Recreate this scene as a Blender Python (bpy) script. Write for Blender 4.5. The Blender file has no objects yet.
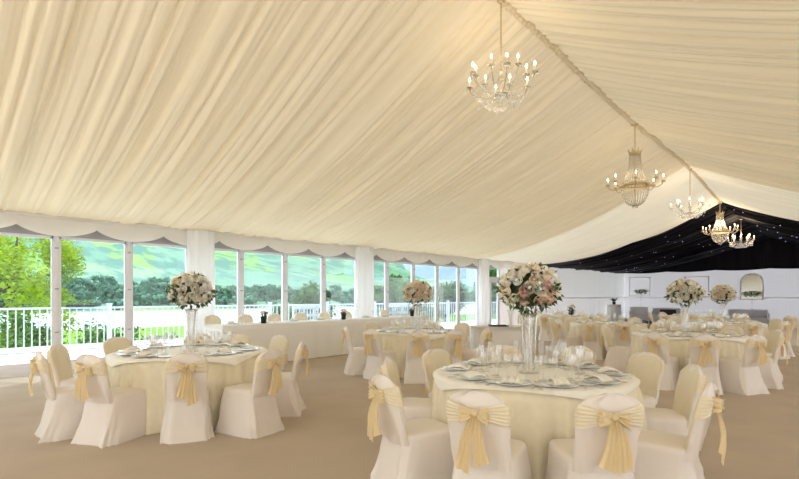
import bpy, math, random
from mathutils import Vector, Matrix, noise
R = random.Random(7)
PI = math.pi
S = bpy.context.scene
C = S.collection
CH = 1.4                                   # eye height
YAW = math.radians(44.1); sn, cs = math.sin(YAW), math.cos(YAW)
F = 485.0
def cw(lat, z):                            # distances right of / ahead of the viewer -> floor position
    return (lat*cs - z*sn, lat*sn + z*cs)
def pw(px, z): return cw((px-399.5)/F*z, z)
def lerp(a, b, t): return a+(b-a)*t
def interp(tab, x):
    if x <= tab[0][0]: return tab[0][1]
    for (a, va), (b, vb) in zip(tab, tab[1:]):
        if x <= b: return lerp(va, vb, (x-a)/(b-a))
    return tab[-1][1]
def lin(c):
    return tuple(((v/255)/12.92 if v/255 <= .04045 else ((v/255+.055)/1.055)**2.4) for v in c)

# ---------------------------------------------------------------- materials
def newmat(name):
    m = bpy.data.materials.new(name); m.use_nodes = True
    nt = m.node_tree; nt.nodes.clear()
    out = nt.nodes.new('ShaderNodeOutputMaterial')
    return m, nt, out
def pbr(name, col, rough=.6, metal=0, bump=0, bscale=60, var=0, vscale=4, sheen=0, spec=.5, trans=0, emit=None, es=0, stretch=None, coat=0):
    m, nt, out = newmat(name)
    b = nt.nodes.new('ShaderNodeBsdfPrincipled')
    c = lin(col)+(1,)
    b.inputs['Base Color'].default_value = c
    b.inputs['Roughness'].default_value = rough
    b.inputs['Metallic'].default_value = metal
    b.inputs['Specular IOR Level'].default_value = spec
    b.inputs['Sheen Weight'].default_value = sheen
    b.inputs['Coat Weight'].default_value = coat
    if emit:
        b.inputs['Emission Color'].default_value = lin(emit)+(1,); b.inputs['Emission Strength'].default_value = es
    tc = nt.nodes.new('ShaderNodeTexCoord'); mp = nt.nodes.new('ShaderNodeMapping')
    nt.links.new(tc.outputs['Object'], mp.inputs['Vector'])
    if stretch: mp.inputs['Scale'].default_value = stretch
    if var:
        n = nt.nodes.new('ShaderNodeTexNoise'); n.inputs['Scale'].default_value = vscale; n.inputs['Detail'].default_value = 4
        nt.links.new(mp.outputs[0], n.inputs['Vector'])
        r = nt.nodes.new('ShaderNodeValToRGB')
        r.color_ramp.elements[0].position = .3; r.color_ramp.elements[1].position = .7
        r.color_ramp.elements[0].color = tuple(v*(1-var) for v in c[:3])+(1,)
        r.color_ramp.elements[1].color = tuple(min(1, v*(1+var*.6)) for v in c[:3])+(1,)
        nt.links.new(n.outputs['Fac'], r.inputs['Fac']); nt.links.new(r.outputs[0], b.inputs['Base Color'])
        csock = r.outputs[0]
    else: csock = None
    if bump:
        n2 = nt.nodes.new('ShaderNodeTexNoise'); n2.inputs['Scale'].default_value = bscale; n2.inputs['Detail'].default_value = 3
        nt.links.new(mp.outputs[0], n2.inputs['Vector'])
        bp = nt.nodes.new('ShaderNodeBump'); bp.inputs['Strength'].default_value = bump; bp.inputs['Distance'].default_value = .01
        nt.links.new(n2.outputs['Fac'], bp.inputs['Height']); nt.links.new(bp.outputs[0], b.inputs['Normal'])
    if trans:
        t = nt.nodes.new('ShaderNodeBsdfTranslucent'); t.inputs[0].default_value = c
        if csock: nt.links.new(csock, t.inputs[0])
        mx = nt.nodes.new('ShaderNodeMixShader'); mx.inputs[0].default_value = trans
        nt.links.new(b.outputs[0], mx.inputs[1]); nt.links.new(t.outputs[0], mx.inputs[2]); nt.links.new(mx.outputs[0], out.inputs[0])
    else: nt.links.new(b.outputs[0], out.inputs[0])
    return m
def glassmat(name, tint=(255,255,255), gl=.12, rough=.02):
    m, nt, out = newmat(name)
    t = nt.nodes.new('ShaderNodeBsdfTransparent'); t.inputs[0].default_value = lin(tint)+(1,)
    g = nt.nodes.new('ShaderNodeBsdfGlossy'); g.inputs['Roughness'].default_value = rough
    lw = nt.nodes.new('ShaderNodeLayerWeight'); lw.inputs['Blend'].default_value = .3
    mm = nt.nodes.new('ShaderNodeMath'); mm.operation = 'MULTIPLY_ADD'; mm.inputs[1].default_value = .75; mm.inputs[2].default_value = gl; mm.use_clamp = True
    nt.links.new(lw.outputs['Facing'], mm.inputs[0])
    mx = nt.nodes.new('ShaderNodeMixShader'); nt.links.new(mm.outputs[0], mx.inputs[0])
    nt.links.new(t.outputs[0], mx.inputs[1]); nt.links.new(g.outputs[0], mx.inputs[2]); nt.links.new(mx.outputs[0], out.inputs[0])
    return m
M = {}
M['lining'] = pbr('cream_lining', (238,224,196), .85, trans=.045, spec=.1, bump=1.0, bscale=1, stretch=(.35,26,.35))
M['lining_white'] = pbr('ivory_lining', (246,239,222), .85, trans=.07, spec=.1, bump=1.0, bscale=1, stretch=(.35,26,.35))
M['black_lining'] = pbr('black_lining', (15,12,22), .6, spec=.2)
M['wall_fabric'] = pbr('white_wall_fabric', (240,237,240), .85, spec=.1, trans=.12)
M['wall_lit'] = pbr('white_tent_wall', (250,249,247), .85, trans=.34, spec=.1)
M['valance'] = pbr('valance_fabric', (252,249,244), .85, trans=.3, spec=.1)
M['drape'] = pbr('white_drape', (255,254,255), .8, trans=.45, spec=.1)
M['carpet'] = pbr('beige_carpet', (192,177,162), .95, bump=.35, bscale=90, var=.08, vscale=1.6, spec=.05)
M['carpet_dark'] = pbr('grey_carpet', (128,122,136), .95, bump=.3, bscale=60, var=.3, vscale=2.5, spec=.05)
M['frame'] = pbr('white_aluminium', (234,234,242), .4, metal=.15)
M['rail_grey'] = pbr('grey_aluminium', (176,176,182), .5, metal=.1)
M['cover'] = pbr('ivory_satin', (244,235,228), .40, sheen=.2, trans=.10, bump=.9, bscale=6, stretch=(1.6,1.6,.8))
M['cover_front'] = pbr('champagne_satin', (238,226,200), .5, sheen=.2, trans=.1, bump=.1, bscale=9)
M['sash'] = pbr('champagne_organza', (245,224,178), .4, sheen=.2, trans=.25)
M['sash_band'] = pbr('cream_organza', (248,236,208), .4, sheen=.2, trans=.2)
M['cloth'] = pbr('champagne_damask', (242,232,206), .5, sheen=.2, bump=.08, bscale=30, var=.04, vscale=14)
M['overlay'] = pbr('ivory_damask', (250,247,240), .5, sheen=.2, bump=.08, bscale=30)
M['white_cloth'] = pbr('white_linen', (254,253,252), .7, trans=.1, bump=.1, bscale=12)
M['wood'] = pbr('plywood', (170,130,90), .6, var=.1)
M['steel'] = pbr('steel', (215,215,220), .35, metal=1)
M['china'] = pbr('china', (250,250,248), .15, coat=.3)
M['napkin'] = pbr('napkin_linen', (250,248,242), .75)
M['glass'] = glassmat('clear_glass', (255,255,255), .14)
M['pane'] = glassmat('window_glass', (238,247,250), .015, .0)
M['gold'] = pbr('aged_brass', (206,184,140), .35, metal=.9)
M['crystal'] = glassmat('cut_crystal', (255,252,246), .35, .15)
M['candle'] = pbr('candle_sleeve', (250,240,215), .5)
M['bulb'] = pbr('candle_bulb', (255,240,205), .4, emit=(255,222,165), es=9)
M['rose_ivory'] = pbr('ivory_petals', (254,249,234), .55, trans=.1)
M['rose_white'] = pbr('white_petals', (255,254,250), .55, trans=.1)
M['rose_peach'] = pbr('peach_petals', (252,234,210), .55, trans=.1)
M['rose_pink'] = pbr('blush_petals', (248,206,194), .55, trans=.1)
M['leaf_dark'] = pbr('dark_leaf', (52,70,34), .5, var=.3, vscale=8)
M['leaf_mid'] = pbr('mid_leaf', (98,128,48), .5, var=.3, vscale=8)
M['pot'] = pbr('dark_pot', (28,34,26), .35)
M['deck'] = pbr('pale_deck', (236,234,230), .7, var=.05, vscale=3)
M['rail_white'] = pbr('white_painted_rail', (184,186,192), .5)
M['grey_uph'] = pbr('grey_upholstery', (230,228,233), .8)
M['dark_uph'] = pbr('dark_upholstery', (74,62,62), .8)
M['mirror'] = pbr('mirror_glass', (165,162,152), .12, metal=.9)
M['bark'] = pbr('bark', (70,60,48), .9, bump=.5, bscale=20)
M['tree_leaf'] = pbr('spring_leaves', (150,170,34), .6, trans=.5, var=.35, vscale=1.2)
M['bush_leaf'] = pbr('bush_leaves', (86,118,44), .6, trans=.3, var=.35, vscale=1.5)
M['far_tree'] = pbr('far_tree_leaves', (88,122,100), .9, var=.45, vscale=.25, spec=0)  # muted teal carries distance haze in the leaf colour
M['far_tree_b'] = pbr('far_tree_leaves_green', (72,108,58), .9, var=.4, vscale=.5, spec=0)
M['grass'] = pbr('lawn_grass', (112,142,60), .95, var=.35, vscale=.35, spec=0)
M['star'] = pbr('star_light', (255,255,255), .5, emit=(190,200,255), es=.9)

# ---------------------------------------------------------------- mesh helpers
class MB:
    def __init__(s): s.v=[]; s.f=[]; s.mi=[]; s.sm=[]
    def add(s, vs, fs, mi=0, smooth=True):
        o = len(s.v); s.v += [tuple(v) for v in vs]
        s.f += [tuple(i+o for i in f) for f in fs]; s.mi += [mi]*len(fs); s.sm += [smooth]*len(fs)
    def box(s, x0,x1,y0,y1,z0,z1, mi=0, rot=None, c=(0,0,0)):
        vs = [Vector(p) for p in ((x0,y0,z0),(x1,y0,z0),(x1,y1,z0),(x0,y1,z0),(x0,y0,z1),(x1,y0,z1),(x1,y1,z1),(x0,y1,z1))]
        if rot is not None:
            q = Matrix.Rotation(rot,3,'Z'); vs = [q@v for v in vs]
        vs = [v+Vector(c) for v in vs]
        s.add(vs, [(0,3,2,1),(4,5,6,7),(0,1,5,4),(1,2,6,5),(2,3,7,6),(3,0,4,7)], mi, False)
    def grid(s, P, nu, nv, closeu=False, mi=0, smooth=True):   # P(i,j) i<nu, j<nv
        vs = [P(i,j) for i in range(nu) for j in range(nv)]
        fs = []
        for i in range(nu if closeu else nu-1):
            for j in range(nv-1):
                a=i*nv+j; b=((i+1)%nu)*nv+j
                fs.append((a,b,b+1,a+1))
        s.add(vs, fs, mi, smooth)
    def loft(s, loops, cap0=False, cap1=False, mi=0, smooth=True):
        n=len(loops[0]); vs=[p for l in loops for p in l]; fs=[]
        for j in range(len(loops)-1):
            for i in range(n):
                fs.append((j*n+i, j*n+(i+1)%n, (j+1)*n+(i+1)%n, (j+1)*n+i))
        if cap0: fs.append(tuple(range(n-1,-1,-1)))
        if cap1: fs.append(tuple((len(loops)-1)*n+i for i in range(n)))
        s.add(vs, fs, mi, smooth)
    def lathe(s, prof, n=16, c=(0,0,0), mi=0, capt=False, capb=False, smooth=True):
        loops=[[ (c[0]+r*math.cos(2*PI*i/n), c[1]+r*math.sin(2*PI*i/n), c[2]+z) for i in range(n)] for r,z in prof]
        s.loft(loops, capb, capt, mi, smooth)
    def tube(s, pts, r, n=6, mi=0, cap=True):
        pts=[Vector(p) for p in pts]; loops=[]
        for k,p in enumerate(pts):
            d=(pts[min(k+1,len(pts)-1)]-pts[max(k-1,0)])
            if d.length<1e-9: d=Vector((0,0,1))
            d.normalize()
            a=d.orthogonal() if abs(d.z)>.9 else d.cross(Vector((0,0,1)))
            if abs(d.z)>.9: a=Vector((1,0,0))-d*d.x
            a.normalize(); b=d.cross(a)
            rr=r[k] if isinstance(r,(list,tuple)) else r
            loops.append([p+(a*math.cos(2*PI*i/n)+b*math.sin(2*PI*i/n))*rr for i in range(n)])
        s.loft(loops, cap, cap, mi)
    def ball(s, c, r, n=8, m=5, mi=0, sz=1):
        loops=[]
        for j in range(m+1):
            t=PI*j/m; rr=max(r*math.sin(t), r*.02)
            loops.append([(c[0]+rr*math.cos(2*PI*i/n), c[1]+rr*math.sin(2*PI*i/n), c[2]-r*sz*math.cos(t)) for i in range(n)])
        s.loft(loops, True, True, mi)
    def build(s, name, mats, parent=None, loc=None, rz=None):
        me=bpy.data.meshes.new(name); me.from_pydata(s.v,[],s.f)
        if not isinstance(mats,(list,tuple)): mats=[mats]
        for m in mats: me.materials.append(m)
        me.polygons.foreach_set('material_index', s.mi); me.polygons.foreach_set('use_smooth', s.sm)
        me.update()
        o=bpy.data.objects.new(name, me); C.objects.link(o)
        if parent: o.parent=parent
        if loc is not None: o.location=loc
        if rz is not None: o.rotation_euler=(0,0,rz)
        return o
def tag(o, label=None, cat=None, group=None, kind=None):
    if label: o['label']=label
    if cat: o['category']=cat
    if group: o['group']=group
    if kind: o['kind']=kind
    return o
def empty(name, loc=(0,0,0), rz=0):
    o=bpy.data.objects.new(name,None); o.empty_display_size=.1; C.objects.link(o); o.location=loc; o.rotation_euler=(0,0,rz); return o
def kids(o): return [c for c in KID.get(o.name, [])]
KID={}
def reg(root):                             # remember the tree under a prototype
    for o in list(bpy.data.objects):
        if o.parent: 
            l=KID.setdefault(o.parent.name,[])
            if o not in l: l.append(o)
def dup(o, parent=None):
    c=o.copy(); C.objects.link(c)
    if parent: c.parent=parent
    for k in kids(o): dup(k, c)
    return c
class Proto:                               # first use moves the prototype, later uses copy it
    def __init__(s, root): s.root=root; s.used=False; reg(root)
    def put(s, loc, rz=0, scale=None):
        if not s.used: o=s.root; s.used=True
        else: o=dup(s.root); 
        o.location=loc; o.rotation_euler=(0,0,rz)
        o.scale=(scale,)*3 if scale else (1,1,1)
        return o
def st(o, label=None, cat=None): return tag(o, label, cat, kind='structure')

# ---------------------------------------------------------------- setting: tent
XL, XR, XRIDGE, EAVE = -10.8, 3.5, -3.65, 2.84
Y0, YG, YF = -4.5, 19.6, 31.0
RID=[(-5,5.62),(3,5.60),(5.86,5.54),(9.4,5.24),(11,5.16),(15.4,5.10),(19.6,4.64),(24,4.48),(31,4.4)]
RID_S=lambda y: (interp(RID,y-1)+interp(RID,y)+interp(RID,y+1))/3 if y<19 else interp(RID,y)
EXP=[(-5,1.38),(12,1.42),(19.6,2.05),(20,2.0),(31,1.6)]
def ceil_z(x, y):
    half=(XRIDGE-XL) if x<XRIDGE else (XR-XRIDGE)
    u=min(1,abs(x-XRIDGE)/half)
    return EAVE+(RID_S(y)-EAVE)*(1-u)**interp(EXP,y)
def fold(y, u, side):
    s=side*37.1
    w=y+.10*noise.noise((u*1.7, y*.22, s))
    f=.09*noise.noise((w*1.25, s, u*.35))+.060*noise.noise((w*3.1, s+5, u*.5))+.034*noise.noise((w*7.3, s+9, u*.8))+.026*noise.noise((w*14, s+2, u))
    r=abs(noise.noise((w*2.3, s+20, u*.3))); f+=.085*max(0,.11-r)/.11
    r=abs(noise.noise((w*4.7, s+31, u*.4))); f+=.05*max(0,.13-r)/.13
    return f*(.35+.65*math.sin(PI*min(1,u*1.05+.03))**.5)
def slope(name, side, ya, yb, step, mat, dz=0, amp=1):
    n=int((yb-ya)/step)+1; m=34; half=(XRIDGE-XL) if side<0 else (XR-XRIDGE)
    def P(i,j):
        y=ya+(yb-ya)*i/(n-1); u=j/(m-1); x=XRIDGE+side*half*u
        edge=1
        return (x, y, ceil_z(x,y)+fold(y,u,side)*amp*edge+dz)
    b=MB(); b.grid(P,n,m); return b.build(name,mat)
st(slope('ceiling', -1, Y0, 15.3, .022, M['lining']), 'cream pleated fabric lining of the left roof slope')
st(slope('ceiling', -1, 15.3, YG, .022, M['lining_white']), 'paler ivory pleated lining of the left roof slope beside the black section')
st(slope('ceiling', 1, Y0, 15.3, .022, M['lining']), 'cream pleated fabric lining of the right roof slope')
st(slope('ceiling', 1, 15.3, YG, .022, M['lining_white']), 'paler ivory pleated lining of the right roof slope beside the black section')
bl=slope('ceiling', -1, YG, YF, .05, M['black_lining'], -.02, 1.6); st(bl,'black pleated starlight lining of the left roof slope')
br=slope('ceiling', 1, YG, YF, .05, M['black_lining'], -.02, 1.6); st(br,'black pleated starlight lining of the right roof slope')
# black gable closing the far end, slightly scalloped along its foot
def GP(i,j):
    x=XL+(XR-XL)*i/240; t=j/20; top=ceil_z(x,YF-.1)+.28; bot=2.86-.06*abs(math.sin(i/240*PI*6))
    return (x, YF-.12+.05*noise.noise((x*3,0,t)), lerp(min(bot,top),top,t))
b=MB(); b.grid(GP,241,21); st(b.build('wall_far_gable',M['black_lining']),'black fabric gable above the far white wall')
# added unseen cover, blocks light so that the black lining below stays dark
b=MB()
b.grid(lambda i,j:(XL+(XR-XL)*i/20, lerp(YG,YF,j), ceil_z(XL+(XR-XL)*i/20, lerp(YG,YF,j))+.35),21,2)
b.v=b.v; st(b.build('ceiling_light_block',M['black_lining']),'added unseen dark sheet blocking light above the black lining')
# pinprick star lights in the black lining: too many and small to count
b=MB()
for k in range(170):
    x=R.uniform(XL+1,XR-1); y=R.uniform(YG+.3,YF-.5)
    if k%2: continue
    b.ball((x,y,ceil_z(x,y)-.07),.011,4,2)
tag(b.build('star_lights',M['star']),'tiny white pinprick star lights scattered in the black lining','lights',kind='stuff')
# ridge trim
b=MB()
def RP(i,j):
    y=-1+(YG+1)*i/820; a=2*PI*j/8; r=.040+.014*math.sin(y*58)+.012*noise.noise((y*9,3,1))
    return (XRIDGE+r*math.cos(a), y, RID_S(y)-.02+r*math.sin(a)+fold(y,0,1)*.5)
b.grid(RP,821,9); st(b.build('trim_ridge',M['lining']),'gathered cream fabric trim along the roof ridge')
# floor
def flat(name,x0,x1,y0,y1,z,mat,th=.1):
    b=MB(); b.box(x0,x1,y0,y1,z-th,z); return b.build(name,mat)
st(flat('floor',XL-.1,XR+.1,Y0,26.6,0,M['carpet']),'beige carpet floor')
st(flat('floor_far',XL-.1,XR+.1,26.6,YF+.1,0,M['carpet_dark']),'dark grey patterned carpet at the far end')
# far walls, rear walls and lining with soft vertical folds
def curtain_wall(name, p0, p1, z0, z1, mat, amp=.02, freq=4, step=.08, label=None):
    p0=Vector(p0); p1=Vector(p1); L=(p1-p0).length; n=int(L/step)+1; d=(p1-p0).normalized(); nrm=Vector((-d.y,d.x))
    def P(i,j):
        s=L*i/(n-1); p=p0+d*s+nrm*(amp*noise.noise((s*freq,1,p0.x+j*.1))+amp*.5*noise.noise((s*freq*3,7,p0.y)))
        return (p.x,p.y,lerp(z0,z1,j/4))
    b=MB(); b.grid(P,n,5); o=b.build(name,mat); return st(o,label)
curtain_wall('wall_far',(XL,YF),(XR,YF),0,3.0,M['wall_fabric'],.012,2,label='plain white wall at the far end')
curtain_wall('wall_right',(XR,Y0),(XR,YF),0,EAVE+.1,M['wall_lit'],.04,3,label='white lined wall on the right')
curtain_wall('wall_rear',(XL,Y0),(XR,Y0),0,5.7,M['wall_lit'],.04,3,label='white lined wall behind the viewer')
curtain_wall('wall_left',(XL,17.0),(XL,YF),0,EAVE+.1,M['wall_fabric'],.03,2.5,label='white lined wall beyond the glazed side')
b=MB(); b.box(XL,XR,YF-.05,YF-.02,1.33,1.38); st(b.build('trim_far',M['white_cloth']),'slim rail across the far white wall')
b=MB(); b.box(XL+.02,XL+.05,17.05,YF,1.33,1.38); st(b.build('trim_left',M['white_cloth']),'slim rail across the left white wall')
b=MB(); b.box(XL+.01,XL+.06,17.05,YF,0,.12); st(b.build('baseboard_left',M['white_cloth']),'white skirting of the left wall')
b=MB(); b.box(XL,XR,YF-.06,YF-.01,0,.12); st(b.build('baseboard_far',M['white_cloth']),'white skirting of the far wall')
# soft pilaster folds on the far part of the left wall
for yy in ():
    b=MB()
    b.grid(lambda i,j:(XL+.04+.045*abs(math.sin(i/16*PI*2.5))*(1), yy-.2+.4*i/16, lerp(0,EAVE,j)),17,2)
    st(b.build('trim_%d'%(int(yy)-18),M['white_cloth']),'white gathered fabric pilaster on the far left wall')

# glazed left side ------------------------------------------------------
PW=1.22
ys=[]; y=2.02-PW*4
while y<15.6: ys.append(y); y+=PW
HEAD=2.52
n=0
for k in range(len(ys)-1):
    n+=1; a,c=ys[k],ys[k+1]
    w=st(empty('window_%d'%n,(XL,(a+c)/2,0)),'glazed wall panel %d from the left beside the deck'%n); w['label']='full height clear glazed panel in the left side wall'
    h=(c-a)/2
    b=MB()
    b.box(-.03,.03,-h+.035,-h+.075,.2,HEAD); b.box(-.03,.03,h-.075,h-.035,.2,HEAD); b.box(-.03,.03,-h+.03,h-.03,.16,.22); b.box(-.03,.03,-h+.03,h-.03,HEAD-.05,HEAD)
    b.build('window_frame',M['frame'],w)
    b=MB(); b.box(-.006,.006,-h+.07,h-.07,.22,HEAD-.05); b.build('pane',M['pane'],w)
for k,yy in enumerate(ys):
    b=MB(); b.box(-.05,.05,-.045,.045,0,HEAD+.33)
    b.box(.05,.062,-.02,.02,0,HEAD+.33)
    for zz in (.75,1.55,2.3): b.box(.045,.075,-.03,.03,zz-.012,zz+.012,1)
    o=b.build('trim_post',[M['frame'],M['rail_grey']],loc=(XL,yy,0)); st(o,'white aluminium post between glazed panels')
b=MB(); b.box(XL-.07,XL+.07,ys[0],16.95,0,.17); b.box(XL+.07,XL+.11,ys[0],15.5,0,.05)
st(b.build('trim_sill',M['frame']),'pale floor beam under the glazed panels')
b=MB(); b.box(XL-.06,XL+.04,ys[0],16.95,HEAD,HEAD+.06); st(b.build('trim_head',M['rail_grey']),'grey head rail above the glazing')
b=MB(); b.box(XL-.04,XL-.01,ys[0],17.0,HEAD+.06,EAVE+.15); st(b.build('wall_left_upper',M['rail_grey']),'grey strip above the head rail')
# door
d=st(empty('door_1',(XL,16.25,0)),'white framed glazed door beside the drape')
b=MB()
b.box(-.05,.05,-.62,-.55,0,HEAD); b.box(-.05,.05,.62,.69,0,HEAD); b.box(-.05,.05,-.62,.69,2.05,2.2); b.box(-.05,.05,-.03,.05,0,2.05)
b.build('door_frame',M['frame'],d)
for s,(q0,q1) in enumerate(((-.55,-.03),(.05,.62))):
    b=MB(); b.box(-.025,.025,q0,q0+.06,.1,2.05); b.box(-.025,.025,q1-.06,q1,.1,2.05); b.box(-.025,.025,q0,q1,.05,.2); b.box(-.025,.025,q0,q1,1.97,2.05)
    lf=b.build('door_leaf',M['frame'],d)
    b=MB(); b.box(-.006,.006,q0+.05,q1-.05,.2,1.97); b.build('pane',M['pane'],lf)
b=MB(); b.box(-.006,.006,-.55,.62,2.2,HEAD); b.build('transom_pane',M['pane'],d)
b=MB(); b.box(.03,.06,-.10,-.07,.9,1.1); b.build('door_handle',M['steel'],d)
# valance, scalloped
b=MB(); NV=900; ya,yb=-3,YG
def VP(i,j):
    y=ya+(yb-ya)*i/(NV-1); ph=((y-2.02)/PW)%1
    sc=abs(math.sin(ph*PI+PI/2)) # peaks mid-pane
    low=HEAD-.015+.17*(1-sc**.7)
    t=j/10; z=lerp(EAVE+.06,low,t)
    x=XL+.16+.035*t+.022*noise.noise((y*5,1,t*1.5))+.012*math.sin(ph*2*PI)*t
    return (x,y,z)
b.grid(VP,NV,11)
st(b.build('trim_valance',M['valance']),'scalloped ivory fabric valance along the eaves')
b=MB(); b.grid(lambda i,j:(XL+.17+.03*math.cos(j/8*2*PI), ya+(yb-ya)*i/300, EAVE+.02+.03*math.sin(j/8*2*PI)+.006*noise.noise((i*.4,0,0))),301,9)
st(b.build('trim_eaves',M['valance']),'rolled fabric seam where roof lining meets the valance')
# leg drapes (gathered white fabric around tent legs)
def drape(yy, w=.26, x=XL+.26, top=EAVE, ph=0, narrow=0):
    b=MB(); N=56
    loops=[]
    for j in range(13):
        z=top*j/12; l=[]
        for i in range(N):
            a=2*PI*i/N; r=1+.09*math.sin(a*9+ph+.4*math.sin(j*.5))+.05*noise.noise((a*2,j*.3,yy))
            ww=w*(1+.12*(1-j/12)) *(1-narrow*math.sin(PI*j/12))
            l.append((x+.16*r*math.cos(a), yy+ww*r*math.sin(a), z))
        loops.append(l)
    b.loft(loops,False,True)
    return b.build('drape',M['drape'])
DL=['white gathered drape around the tent leg behind the left rose ball','white gathered drape around the tent leg at the far end of the long table','slim white gathered drape around the tent leg left of the door']
tag(drape(4.62,.28),DL[0],'drape'); tag(drape(9.42,.30),DL[1],'drape'); tag(drape(15.45,.22,XL+.3),'white gathered drape hanging beside the glazed door','drape')

# ---------------------------------------------------------------- outside
b=MB(); b.box(-15.2,XL-.07,-4,26,-.2,-.02); st(b.build('floor_deck',M['deck']),'pale decking outside the glazing')
def railing(y0,L):
    r=empty('railing',(-14.8,y0,0))
    b=MB(); b.box(-.05,.05,-.05,.05,-.2,1.2); b.box(-.065,.065,-.065,.065,1.2,1.23); b.build('post',M['rail_white'],r)
    b=MB(); b.box(-.035,.035,.05,L-.05,1.09,1.14); b.build('top_rail',M['rail_white'],r)
    b=MB(); b.box(-.035,.035,.05,L-.05,.04,.17); b.build('bottom_rail',M['grey_uph'],r)
    nb=int((L-.1)/.155); me=None
    for k in range(nb):
        y=.05+(L-.1)*(k+.5)/nb
        if me is None:
            b=MB(); b.box(-.013,.013,-.013,.013,.17,1.09); o=b.build('baluster',M['rail_white'],r); me=o
            o.location=(0,y,0)
        else:
            o=me.copy(); C.objects.link(o); o.location=(0,y,0)
    return r
RL=2.45; pr=Proto(railing(0,RL))
RN=['leftmost visible section','section behind the near tree','section behind the left round table','section behind the left rose ball','section behind the start of the long table','section behind the long table, fifth from the left','section behind the far half of the long table','section seen past the far leg drape','section behind the middle rose ball','section seen beside the door']
for k in range(11):
    o=pr.put((-14.8,-.93+RL*k,0))
    tag(o,'white deck railing with slim balusters, '+(RN[k] if k<len(RN) else 'last section beyond the door'),'railing','white deck railing sections')
# terrain
def terr(x,y):
    d=-x
    z=interp([(15,-1.0),(40,-2.4),(100,-6),(238,-12.4),(262,-13.4),(500,-13),(560,-9),(700,8),(900,34),(1200,92),(1500,165),(1900,215)],d)
    if d>520: z+=(d-520)/600*26*noise.noise((x*.0022,y*.0022,.3))
    if d<110: z+=.5*noise.noise((x*.06,y*.06,.7))
    return z
xs=[-15.3,-17,-20,-24,-30,-38,-48,-60,-75,-90,-110,-135,-165,-200,-235,-262]
b=MB(); yy=[-160+10*k for k in range(70)]
b.grid(lambda i,j:(xs[i],yy[j],terr(xs[i],yy[j])),len(xs),len(yy))
tag(b.build('lawn',M['grass']),'green grassy bank sloping down beyond the white railing','grass',kind='structure')
# hillside with fields, hedges and woods
m,nt,out=newmat('hill_fields'); bs=nt.nodes.new('ShaderNodeBsdfDiffuse'); tc=nt.nodes.new('ShaderNodeTexCoord'); mp=nt.nodes.new('ShaderNodeMapping'); mp.inputs['Scale'].default_value=(.35,.7,.5)
nt.links.new(tc.outputs['Object'],mp.inputs[0])
vo=nt.nodes.new('ShaderNodeTexVoronoi'); vo.inputs['Scale'].default_value=.0105; nt.links.new(mp.outputs[0],vo.inputs['Vector'])
rp=nt.nodes.new('ShaderNodeValToRGB'); rp.color_ramp.interpolation='CONSTANT'
cols=[(0,(108,138,96)),(.22,(104,132,114)),(.42,(122,150,92)),(.6,(112,138,120)),(.78,(124,150,116))]  # field colours paled, distance haze painted in
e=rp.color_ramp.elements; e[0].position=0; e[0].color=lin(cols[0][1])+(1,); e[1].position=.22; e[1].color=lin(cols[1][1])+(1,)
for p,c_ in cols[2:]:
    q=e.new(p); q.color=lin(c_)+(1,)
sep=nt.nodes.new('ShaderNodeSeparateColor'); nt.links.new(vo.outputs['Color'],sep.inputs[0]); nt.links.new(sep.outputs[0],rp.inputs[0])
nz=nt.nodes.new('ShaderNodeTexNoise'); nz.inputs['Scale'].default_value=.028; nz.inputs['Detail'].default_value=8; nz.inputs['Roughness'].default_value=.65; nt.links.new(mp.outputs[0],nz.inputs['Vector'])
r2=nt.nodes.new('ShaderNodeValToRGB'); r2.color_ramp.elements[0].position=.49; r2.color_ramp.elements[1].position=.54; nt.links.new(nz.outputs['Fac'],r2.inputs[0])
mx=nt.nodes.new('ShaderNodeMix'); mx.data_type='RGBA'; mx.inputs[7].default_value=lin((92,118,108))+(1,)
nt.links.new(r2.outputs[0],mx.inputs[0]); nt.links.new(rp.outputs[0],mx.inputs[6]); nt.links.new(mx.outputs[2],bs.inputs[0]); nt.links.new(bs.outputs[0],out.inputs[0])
M['hills']=m
b=MB(); xs2=[-480-40*k for k in range(37)]; ys2=[-700+45*k for k in range(100)]
b.grid(lambda i,j:(xs2[i],ys2[j],terr(xs2[i],ys2[j])),len(xs2),len(ys2))
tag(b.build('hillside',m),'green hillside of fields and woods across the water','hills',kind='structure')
# distant blue ridge further up the valley
M['mount']=pbr('haze_blue_mountain',(138,152,164),1,var=.2,vscale=.004,spec=0)  # pale blue is distance haze put into the base colour
b=MB()
b.grid(lambda i,j:(-3300+60*i, 1200+ (j*420), (interp([(0,0),(1,.6),(2,1),(3,.5),(4,.1)],j))*(330+120*noise.noise((i*.12,j*.6,2)))),60,5)
tag(b.build('mountain',M['mount']),'hazy blue mountain at the head of the valley','mountain',kind='structure')
# water
M['water']=pbr('loch_water',(205,214,222),.25,metal=0,spec=1,bump=.0)
st(flat('water',-560,-215,-900,2600,-12.2,M['water'],.5),'pale still water of the loch')
# foliage builders
def leaf_cloud(b, blobs, n, size, mi=0, rr=R):
    for k in range(n):
        c,rad=rr.choices(blobs,weights=[q[1]**2 for q in blobs])[0]
        d=Vector((rr.gauss(0,1),rr.gauss(0,1),rr.gauss(0,1))).normalized()
        p=Vector(c)+d*rad*(rr.uniform(.45,1.05))
        a=Vector((rr.gauss(0,1),rr.gauss(0,1),rr.gauss(0,.6))).normalized(); q=a.cross(d); 
        if q.length<.05: continue
        q.normalize(); s=size*rr.uniform(.6,1.3); nn=a.cross(q)*s*.25
        b.add([p-a*s, p+q*s*.5+nn, p+a*s, p-q*s*.5+nn],[(0,1,2,3)],mi,False)
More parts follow.
